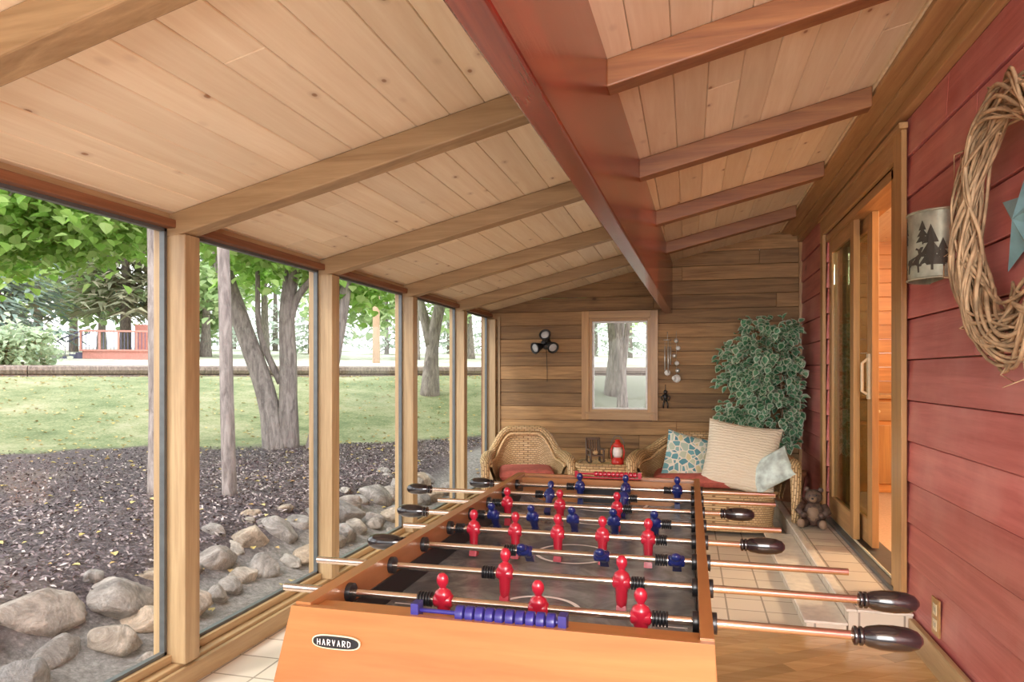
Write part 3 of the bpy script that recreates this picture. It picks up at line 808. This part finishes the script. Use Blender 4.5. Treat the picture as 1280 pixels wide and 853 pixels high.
M_scn=plain('pewter_green_metal',(.42,.43,.33),.4,.5,var=.3,scale=15); M_dk=plain('bronze_silhouette',(.07,.06,.045),.5,.5)
def cylp(th,z,r): return (XR-.022-r*math.cos(th)*.95, sy_+r*math.sin(th), sz_+z)
b.grid(lambda a,c: cylp(-math.pi/2+math.pi*a,-hS+2*hS*c,rS),32,4,M_scn)
b.grid(lambda a,c: cylp(-math.pi/2+math.pi*a,-hS+2*hS*c,rS-.004),32,4,M_scn)
for zz in (-hS,hS): b.tube([cylp(-math.pi/2+math.pi*i/24,zz,rS+.001) for i in range(25)],.005,M_scn,8)
b.box((XR-.024,sy_-rS,sz_-hS),(XR-.0185,sy_+rS,sz_+hS),M_scn)
b.cyl((XR-.03,sy_,sz_-.02),(XR-.08,sy_,sz_-.02),.014,M_bone,10); b.ball((XR-.08,sy_,sz_+.02),(.022,.022,.032),M_lens)
def sil(poly,s0,z0,k,mirror=1):
    n=len(poly); V=[cylp(-(s0+p[0]*k*mirror)/rS,z0+p[1]*k,rS+.0025) for p in poly]+[cylp(-(s0+p[0]*k*mirror)/rS,z0+p[1]*k,rS+.0005) for p in poly]
    b.add(V,[tuple(range(n)),tuple(range(2*n-1,n-1,-1))]+[(i,i+n,(i+1)%n+n,(i+1)%n) for i in range(n)],M_dk)
tree=[(0,0),(0,.12),(-.3,.1),(-.1,.35),(-.24,.34),(-.06,.6),(-.16,.6),(0,1),(.16,.6),(.06,.6),(.24,.34),(.1,.35),(.3,.1),(.05,.12),(.05,0)]
moose=[(-.5,0),(-.45,.35),(-.55,.55),(-.45,.72),(-.1,.78),(.2,.85),(.35,.95),(.30,1.15),(.15,1.2),(.2,1.3),(.38,1.2),(.48,1.3),(.62,1.3),(.55,1.15),(.5,1.05),(.72,.88),(.70,.78),(.5,.8),(.38,.62),(.36,.35),(.38,0),(.3,0),(.26,.35),(.15,.42),(-.2,.42),(-.32,.3),(-.38,0)]
for (s0,z0,k) in ((-.155,-.11,.13),(-.10,-.115,.10),(-.055,-.11,.14),(.125,-.11,.19),(.09,.0,.10),(-.12,.03,.08),(-.02,.045,.07),(.17,-.1,.12)): sil(tree,s0,z0,k)
sil(moose,.045,-.115,.08); sil(moose,-.03,.01,.05,-1)
for z in (-.122,.120):
    sil([(-.18,0),(.18,0),(.18,.006),(-.18,.006)],0,z,1)
b.done()
b=B('wall_outlet'); M_brass=plain('brass_plate',(.55,.35,.14),.35,.6)
oy,oz=3.38,.24
b.box((XR-.024,oy-.045,oz-.08),(XR-.0165,oy+.045,oz+.08),M_brass)
for dz in (-.033,.033):
    b.box((XR-.027,oy-.022,oz+dz-.024),(XR-.024,oy+.022,oz+dz+.024),M_bone)
    for dy in (-.009,.009): b.box((XR-.0275,oy+dy-.002,oz+dz-.01),(XR-.0269,oy+dy+.002,oz+dz+.01),M_black)
b.done(bevel=.002)

# ------------------------------------------------------------------ EXTERIOR
def sst(a,b_,x):
    t=max(0,min(1,(x-a)/(b_-a))); return t*t*(3-2*t)
def gz(x,y):
    d=max(-2.20-x, y-7.4)
    if d<=0: return -.12
    s=-.57*x+.82*y
    z=-.02+.27*sst(.3,.95,d)+.08*sst(2,9,d)
    z+=.88*sst(9.6,17.2,s)
    if s>17.2: z+=min(1.8,(s-17.2)*.05)
    if d>.3: z+=.03*noise.noise(Vector((x*.8,y*.8,0)))*(1 if s<12 else .6)
    return z
def ground_mat():
    m,t,b_=nt('lawn_and_mulch'); v=coords(t,jitter=0)
    sp=N(t,'ShaderNodeSeparateXYZ'); t.links.new(v,sp.inputs[0])
    s=mathn(t,'ADD',mathn(t,'MULTIPLY',sp.outputs[0],-.57),mathn(t,'MULTIPLY',sp.outputs[1],.82))
    wob=noise_n(t,v,.5,3); s2=mathn(t,'ADD',s,mathn(t,'MULTIPLY',wob,1.6))
    mask=mathn(t,'MULTIPLY_ADD',s2,4,-4*11.0); mask.node.use_clamp=True
    g1=noise_n(t,v,.7,7,.8); g2=noise_n(t,v,30,4,.7)
    gm=mathn(t,'ADD',mathn(t,'MULTIPLY',g1,.65),mathn(t,'MULTIPLY',g2,.35))
    grass=ramp(t,gm,[(.38,(.14,.19,.08)),(.46,(.24,.29,.13)),(.53,(.38,.39,.21)),(.62,(.52,.48,.31))])
    m1=noise_n(t,v,34,7,.8); mul=ramp(t,m1,[(.36,(.03,.021,.024)),(.52,(.12,.09,.095)),(.66,(.36,.29,.28)),(.8,(.55,.46,.42))])
    dirt=noise_n(t,v,.7,4); mul=mixc(t,ramp(t,dirt,[(.55,(0,0,0)),(.75,(.4,.4,.4))]),mul,(.34,.27,.20))
    c=mixc(t,mask,mul,grass)
    near=mathn(t,'MULTIPLY_ADD',sp.outputs[0],6,17.4); near.node.use_clamp=True
    c=mixc(t,mathn(t,'MULTIPLY',near,.8),c,ramp(t,m1,[(.35,(.20,.18,.16)),(.65,(.48,.44,.40))]))
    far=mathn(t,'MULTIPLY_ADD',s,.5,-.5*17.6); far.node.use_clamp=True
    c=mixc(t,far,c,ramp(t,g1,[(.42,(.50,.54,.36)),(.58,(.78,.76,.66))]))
    t.links.new(c,b_.inputs['Base Color']); b_.inputs['Roughness'].default_value=.95
    bump(t,b_,m1,.8,.05); return m
b=B('ground'); M_gr=ground_mat()
xs=[-90,-70,-55,-44,-36,-30,-26]+[-24+i*.8 for i in range(20)]+[-8+i*.22 for i in range(26)]+[-2.28,-2.20,-1.5,0,2,5,9,14,20,30,45]
ys=[-10,-7,-5,-3,-2]+[-1+i*.25 for i in range(44)]+[10+i*.6 for i in range(30)]+[28,31,35,40,46,54,64,80,100]
V=[(x,y,gz(x,y)) for x in xs for y in ys]; nY=len(ys)
F=[(i*nY+j,(i+1)*nY+j,(i+1)*nY+j+1,i*nY+j+1) for i in range(len(xs)-1) for j in range(nY-1)]
b.add(V,F,M_gr,True,0); b.done()
M_chip=leafmat('bark_chip',[(0,(.03,.02,.022)),(.5,(.13,.095,.10)),(.85,(.34,.27,.26)),(1,(.55,.47,.43))],0,.9)
M_fleaf=leafmat('fallen_leaf',[(0,(.50,.36,.10)),(.5,(.62,.50,.2)),(1,(.40,.22,.08))],.1,.8)
b=B('bark_mulch')
k=0
while k<26000:
    x=-2.95-abs(random.gauss(0,1))*2.4; y=U(1,12); s=-.57*x+.82*y
    if s>10.3 or x<-9: continue
    k+=1; z=gz(x,y)+.004; a=U(0,6.28); L=U(.008,.026); w=U(.004,.011); tl=U(-.012,.012)
    dx,dy=math.cos(a),math.sin(a)
    b.add([(x-dx*L,y-dy*L,z-tl),(x+dy*w,y-dx*w,z+.010),(x+dx*L,y+dy*L,z+tl+.008),(x-dy*w,y+dx*w,z+.003)],[(0,1,2,3)],M_chip)
b.done()
b=B('fallen_leaves')
for k in range(4200):
    x=U(-16,-2.4); y=U(1,20); s=-.57*x+.82*y
    if s>17 or (s<10 and R()<.5): continue
    c=Vector((x,y,gz(x,y)+.02)); a=U(0,6.28); q=U(.03,.07)*(1 if s>9 else .75)
    leaf(b,c,Vector((math.cos(a),math.sin(a),U(-.2,.3))),Vector((0,0,1)),q,q*.9,M_fleaf,None)
b.done()
def rockmat():
    m,t,b_=nt('field_stone'); v=coords(t,jitter=9); f=noise_n(t,v,7,9,.78,.8); g=noise_n(t,v,55,4,.7)
    base=ramp(t,rndattr(t),[(0,(.26,.24,.23)),(.25,(.38,.33,.29)),(.5,(.30,.29,.29)),(.75,(.48,.37,.27)),(1,(.42,.39,.36))])
    c=mixc(t,1.0,base,ramp(t,f,[(.32,(.35,.33,.32)),(.5,(.95,.93,.9)),(.66,(1.7,1.65,1.6))]),'MULTIPLY')
    c=mixc(t,mathn(t,'MULTIPLY',ramp(t,g,[(.55,(0,0,0)),(.7,(1,1,1))]),.4),c,(.55,.52,.48))
    t.links.new(c,b_.inputs['Base Color']); b_.inputs['Roughness'].default_value=.9
    bump(t,b_,mathn(t,'ADD',f,mathn(t,'MULTIPLY',g,.35)),.9,.04); return m
M_rock=rockmat()
bm=bmesh.new(); bmesh.ops.create_icosphere(bm,subdivisions=4,radius=1); icoV=[v.co.copy() for v in bm.verts]; icoF=[[v.index for v in f.verts] for f in bm.faces]; bm.free()
b=B('rock_border')
def rock(x,y,z,s):
    o=Vector((U(0,99),U(0,99),U(0,99))); Mx=Matrix.Translation((x,y,z))@Euler((U(-.3,.3),U(-.3,.3),U(0,6.28))).to_matrix().to_4x4()@Matrix.Diagonal((s*U(1,1.45),s*U(.8,1.05),s*U(.62,.9),1))
    pl=[(Vector((U(-1,1),U(-1,1),U(-1,1))).normalized(),U(.66,.88)) for _ in range(9)]
    V=[]
    for p in icoV:
        f=1+.22*noise.noise(p*1.1+o)+.12*noise.noise(p*2.6+o)
        q=p*f
        for nn,dd in pl:
            e=q.dot(nn)-dd
            if e>0: q=q-nn*e*.8
        q=q*(1+.035*noise.noise(p*7+o)+.02*noise.noise(p*15+o))
        V.append(q)
    b.add(V,icoF,M_rock,True,None,None,Mx)
for row,(xb,zb_,s0,s1,gap) in enumerate(((-2.64,.01,.08,.14,2.2),(-2.90,.09,.12,.19,1.95))):
    y=.9+U(0,.2)
    while y<7.3:
        nr=1.08 if y<3.2 else .82
        s=U(s0,s1)*nr; rock(xb+U(-.06,.06)-.02*(4-y),y,zb_+s*.25,s); y+=s*gap
for i in range(10): rock(U(-3.2,-3.05),U(1.5,7),.22,U(.04,.08))
for i in range(14): rock(U(-2.5,-2.32),U(1.5,7),-.02,U(.015,.04))
b.done()
b=B('timber_edging'); M_log=bark('weathered_timber',(.34,.26,.22),(.15,.11,.095))
def LP(k): return (-24+k*.82,(17.3+ .57*(-24+k*.82))/.82)
for i in range(12):
    a=LP(i*3.2); c=LP(i*3.2+3.18)
    for zz in (.10,-.09): b.tube([(a[0],a[1],1.25+zz),(c[0],c[1],1.25+zz)],.105,M_log,8,smooth=False)
b.done()
M_ml=leafmat('maple_leaf',[(0,(.22,.42,.07)),(.5,(.40,.64,.15)),(1,(.64,.80,.34))],.55)
def limb(b,pts,r0,r1,m=M_bark,n=12):
    P=[Vector(p) for p in pts]; P=[P[0]*2-P[1]]+P+[P[-1]*2-P[-2]]; out=[]
    for i in range(1,len(P)-2):
        for k in range(6):
            t=k/6; a,b0,c,d=P[i-1],P[i],P[i+1],P[i+2]
            out.append(.5*((2*b0)+(c-a)*t+(2*a-5*b0+4*c-d)*t*t+(3*b0-a-3*c+d)*t**3))
    out.append(P[-2]); L=len(out)
    b.tube(out,[r0+(r1-r0)*(i/(L-1))+(.35*r0*max(0,1-i/4) if r0>.07 else 0) for i in range(L)],m,n)
    return out
def foliage(b,centers,n,m=M_ml,L=(.09,.16)):
    for _ in range(n):
        c,r=random.choice(centers)
        p=Vector((random.gauss(0,.45),random.gauss(0,.45),random.gauss(0,.38)))*r+Vector(c)
        a=U(0,6.28); s=U(*L)
        leaf(b,p,Vector((math.cos(a),math.sin(a),U(-.9,.1))),Vector((U(-.5,.5),U(-.5,.5),1)),s,s*.95,m,None)
def WP(a,t): return (t*(-.2473+.9689*a), t*(.9689+.2473*a))
b=B('maple_tree'); bx,by=-5.50,8.6; g=gz(bx,by)-.1
limb(b,[(bx-.05,by-.02,g),(bx-.20,by-.1,g+.9),(bx-.54,by-.18,g+1.9),(bx-.85,by-.22,g+2.9),(bx-1.0,by-.3,g+4.6)],.15,.09)
limb(b,[(bx+.05,by+.05,g),(bx+.10,by,g+1.2),(bx+.08,by,g+2.0),(bx+.22,by,g+3.2),(bx+.1,by,g+5)],.13,.08)
limb(b,[(bx+.46,by+.1,g),(bx+.60,by+.2,g+1.0),(bx+.78,by+.3,g+2.2),(bx+.86,by+.4,g+3.4),(bx+1.3,by+.5,g+5)],.12,.07)
limb(b,[(bx+.08,by,g+1.7),(bx+.25,by,g+2.2),(bx+.65,by,g+2.6),(bx+1.2,by-.1,g+3.1)],.06,.03)
limb(b,[(bx-.02,by,g+1.0),(bx-.28,by-.1,g+1.7),(bx-.32,by-.1,g+2.6)],.05,.03)
cs=[]
for i in range(24): cs.append(((bx+U(-2.6,2.6),by+U(-2.0,2.2),g+U(3.6,6.2)),U(.7,1.2)))
for a,v,t in ((-.40,.170,9.0),(-.36,.165,9.4),(-.33,.175,8.8),(-.30,.150,9.6),(-.42,.185,8.4),(-.235,.115,10),(-.20,.11,10.5),(-.37,.13,10.5),(-.26,.125,10)):
    x,y=WP(a,t); cs.append(((x,y,1.3+v*t+.15),.45)); cs.append(((x,y,1.3+v*t+.4),.55))
for c,r in cs[:16]: limb(b,[(bx,by,g+3.2),((bx+c[0])/2,(by+c[1])/2,(g+3.2+c[2])/2+.2),c],.04,.01,n=6)
foliage(b,cs,8000); b.done()
b=B('maple_tree'); bx,by=-4.46,5.1; g=gz(bx,by)-.1
limb(b,[(bx,by,g),(bx-.03,by,g+1.2),(bx-.05,by,g+2.4),(bx-.2,by+.1,g+4.5)],.075,.055)
limb(b,[(bx+.66,by+.06,g),(bx+.63,by+.06,g+.9),(bx+.60,by+.06,g+2.0),(bx+.48,by+.1,g+4.2)],.062,.045)
cs=[]
for i in range(14): cs.append(((bx-1.5+U(-2.5,1.5),by+.5+U(-1.5,1.8),g+U(3.4,5.4)),U(.6,1.0)))
for a,v,t in ((-.73,.20,7),(-.70,.17,7.6),(-.66,.20,7.2),(-.62,.175,7.4),(-.58,.20,7),(-.54,.19,7.8),(-.74,.23,6.6),(-.67,.235,6.8),(-.60,.235,6.6),(-.53,.225,7),(-.72,.155,8.2),(-.64,.225,7.6),(-.78,.17,7),(-.80,.22,7)):
    x,y=WP(a,t); cs.append(((x,y,1.3+v*t+.05),.40)); cs.append(((x,y,1.3+v*t+.3),.5))
for c,r in cs: limb(b,[(bx-.2,by,g+3.0),((bx+c[0])/2,(by+c[1])/2,(g+3.0+c[2])/2+.4),c],.03,.008,n=6)
foliage(b,cs,8000,L=(.08,.14)); b.done()
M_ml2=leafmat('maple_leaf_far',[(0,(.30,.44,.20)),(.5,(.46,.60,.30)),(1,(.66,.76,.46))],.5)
for (bx,by,h,r,lean,fo) in ((-5.2,13.5,5.5,.16,.5,.56),(-3.6,13.0,5.5,.13,-.4,.56),(-3.3,18.0,6,.2,.1,.5),(-1.6,15.5,5.5,.2,.2,.42),(-1.15,12.5,4.6,.10,-.15,.50),(-2.3,12.0,4.5,.12,.35,.56)):
    b=B('maple_tree'); g=gz(bx,by)-.1
    limb(b,[(bx,by,g),(bx+lean*.2,by,g+h*.25),(bx+lean*.9,by,g+h*.5),(bx+lean*1.6,by,g+h*.85)],r,r*.4)
    limb(b,[(bx+lean*.1,by,g+h*.2),(bx-lean*.8,by,g+h*.5),(bx-lean*1.5,by,g+h*.8)],r*.6,r*.25)
    cs=[((bx+U(-2,2),by+U(-2,2),g+U(h*fo,h*1.1)),U(.7,1.1)) for i in range(18)]
    for c,_ in cs[:10]: limb(b,[(bx+lean*.9,by,g+h*.5),((bx+lean+c[0])/2,(by+c[1])/2,(g+h*.5+c[2])/2+.2),c],.035,.01,n=5)
    foliage(b,cs,3200,L=(.12,.2)); b.done()
for (a,t,h) in ((-.44,30,7),(-.355,33,8),(-.27,30,7),(-.14,31,8),(-.06,34,8),(.15,27,7),(.10,32,8),(-.68,29,7),(-.59,36,8)):
    bx,by=WP(a,t); b=B('maple_tree'); g=gz(bx,by)-.1; lean=U(-.4,.4)
    limb(b,[(bx,by,g),(bx+lean*.3,by,g+h*.3),(bx+lean,by,g+h*.55),(bx+lean,by,g+h*.9)],.2,.06)
    cs=[((bx+U(-2.4,2.4),by+U(-2,2),g+U(h*.28,h*1.0)),U(.8,1.3)) for i in range(18)]
    for c,_ in cs[:9]: limb(b,[(bx+lean*.6,by,g+h*.4),((bx+lean+c[0])/2,(by+c[1])/2,(g+h*.4+c[2])/2+.2),c],.05,.015,n=5)
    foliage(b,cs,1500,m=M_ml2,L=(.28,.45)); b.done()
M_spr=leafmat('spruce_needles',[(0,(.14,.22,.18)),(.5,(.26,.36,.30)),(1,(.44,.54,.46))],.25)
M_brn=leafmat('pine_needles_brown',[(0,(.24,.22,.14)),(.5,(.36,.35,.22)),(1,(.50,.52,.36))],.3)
M_sprf=leafmat('distant_conifer',[(0,(.38,.46,.38)),(1,(.62,.69,.58))],.3)  # pale tones paint whitish distance haze into the needles
def spruce(x,y,h,w,m,dens=1.0,start=.10):
    b=B('spruce_tree'); g=gz(x,y)-.1
    b.tube([(x,y,g),(x,y,g+h)],[w*.07,.02],M_bark,8)
    n=int(h*4.2*dens)
    for i in range(n):
        t=i/n; z=g+h*(start+(1-start)*t); r=w*(1-t)**.85+.08
        m_=int(12*dens+8*(1-t))
        for k in range(m_):
            a=U(0,6.28); rr=r*U(.7,1.08); dx,dy=math.cos(a),math.sin(a); dz=-rr*.28+U(-.1,.1)
            pe=Vector((x+dx*rr,y+dy*rr,z+dz+.12*rr)); p0=Vector((x+dx*.05,y+dy*.05,z))
            for q in range(6):
                f=(q+1)/6; c=p0.lerp(pe,f); c.z-=.12*rr*math.sin(f*3.1)*.5
                L=rr*.30*(1.15-f*.5); sa=a+random.choice((-1,1))*U(.3,1.0)
                e=c+Vector((math.cos(sa)*L,math.sin(sa)*L,-L*U(.1,.6))); s=Vector((-math.sin(sa),math.cos(sa),U(-.5,.5)))*(.055+.05*L)
                b.add([c-s,c+s,e],[(0,1,2)],m)
    b.done()
for a,t,h,w,m,st in ((-.74,25,8,2.6,M_spr,.16),(-.555,29,9.5,3.4,M_brn,.24),(-.63,34,10,3,M_spr,.25),(-.49,31,9,2.2,M_spr,.26),(-.82,22,8,2.6,M_spr,.1)):
    x,y=WP(a,t); spruce(x,y,h,w,m,1.0,st)
for a,t,h in ((-.45,42,9),(-.34,44,10),(-.25,46,9),(-.18,40,8),(-.09,45,10),(-.03,42,9),(.12,45,9),(.17,42,8),(-.40,50,11),(-.29,38,7)):
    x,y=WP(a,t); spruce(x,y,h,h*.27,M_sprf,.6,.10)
b=B('garden_shrub')
sx_,sy2=WP(-.715,19); sg=gz(sx_,sy2)
cs=[((sx_+U(-1.3,.9),sy2+U(-.8,.8),sg+U(.25,.85)),.5) for i in range(14)]
for c,_ in cs: limb(b,[(sx_,sy2,sg-.05),((c[0]+sx_)/2,(c[1]+sy2)/2,c[2]-.2),c],.03,.01,n=5)
foliage(b,cs,2500,leafmat('shrub_leaf',[(0,(.34,.44,.28)),(1,(.62,.70,.50))],.4),L=(.12,.2)); b.done()
b=B('garden_deck'); M_dr=plain('red_deck_paint',(.62,.27,.22),.6); M_rl=plain('dark_railing',(.12,.12,.2),.5)
dx_,dy_=WP(-.598,26); b.M=Matrix.Translation((dx_,dy_,gz(dx_,dy_)))@Matrix.Rotation(math.radians(26),4,'Z')@Matrix.Scale(.80,4)
b.box((-.2,-1,-.3),(3.6,1.6,.30),M_dr); b.box((-.3,-1.1,.30),(3.7,1.7,.38),M_dr)
for i in range(6): b.box((-.3+i*.78,-1.08,.38),(-.22+i*.78,-1.0,1.25),M_dr)
b.box((-.3,-1.1,1.18),(3.7,-.98,1.26),M_dr); b.box((1.2,1.6,.38),(3.7,1.7,1.7),M_dr)
for i in range(27): b.box((-.2+i*.145,-1.05,.38),(-.175+i*.145,-1.025,1.18),M_rl)
for i in range(4): b.box((-1.3+i*.26,-.9,-.3),(-1.0+i*.26,.2,-.02+i*.09),M_rl)
b.tube([(-1.3,-.9,.75),(-.3,-.9,1.22)],.03,M_rl,6); b.tube([(-1.3,.2,.75),(-.3,.2,1.22)],.03,M_rl,6)
for i in range(6): b.cyl((-1.3+i*.18,-.9,-.1+i*.07),(-1.3+i*.18,-.9,.75+i*.085),.012,M_rl,5)
b.done()
b=B('utility_pole'); px_,py_=WP(-.195,26); b.tube([(px_,py_,gz(px_,py_)-.1),(px_,py_,gz(px_,py_)+6)],[.14,.11],plain('pole_wood',(.55,.36,.25),.8),10)
b.box((px_-.9,py_-.06,gz(px_,py_)+5.2),(px_+.9,py_+.06,gz(px_,py_)+5.35),M_bark)
for i in (-.7,.0,.7): b.cyl((px_+i,py_,gz(px_,py_)+5.35),(px_+i,py_,gz(px_,py_)+5.5),.04,M_bone,8)
b.done()

# ------------------------------------------------------------------ LIGHT
w=bpy.data.worlds.new('sky'); scn.world=w; w.use_nodes=True; t=w.node_tree
bg=t.nodes['Background']
tc=N(t,'ShaderNodeTexCoord'); sp=N(t,'ShaderNodeSeparateXYZ'); t.links.new(tc.outputs['Generated'],sp.inputs[0])
c=ramp(t,sp.outputs[2],[(.0,(1.0,.985,.98)),(.35,(.97,.98,1.0)),(1,(.86,.92,1.0))]); t.links.new(c,bg.inputs[0]); bg.inputs[1].default_value=2.6
def light(kind,name,loc,energy,col,rot=None,size=1,size_y=None):
    l=bpy.data.lights.new(name,kind); l.energy=energy; l.color=col
    o=bpy.data.objects.new(name,l); o.location=loc
    if rot: o.rotation_euler=rot
    if kind=='AREA':
        l.size=size
        if size_y: l.shape='RECTANGLE'; l.size_y=size_y
    elif kind=='SUN': l.angle=size
    else: l.shadow_soft_size=size
    scn.collection.objects.link(o); return o
light('SUN','sun',(-5,5,12),1.5,(1,.96,.9),(math.radians(35),math.radians(-28),0),math.radians(10))
light('AREA','rear_fill_light',(.30,-1.4,1.75),95,(1,.97,.94),(math.radians(92),0,math.radians(0)),1.2,1.5)  # unseen fill light added behind the camera to brighten the room
light('POINT','inner_room_lamp',(2.6,4.6,2.3),120,(1,.82,.58),None,.15)

# ------------------------------------------------------------------ CAMERA
cam=bpy.data.cameras.new('camera'); co=bpy.data.objects.new('camera',cam); scn.collection.objects.link(co)
f=870.0
cam.sensor_fit='HORIZONTAL'; cam.sensor_width=36; cam.lens=36*f/1280
cam.shift_y=(466-426.5)/1280
cam.clip_start=.05; cam.clip_end=500
co.location=(0,0,1.30); co.rotation_euler=(math.radians(90),0,math.atan(222/870))
scn.camera=co
scn.view_settings.view_transform='Standard'; scn.view_settings.look='None'
scn.view_settings.exposure=0.42
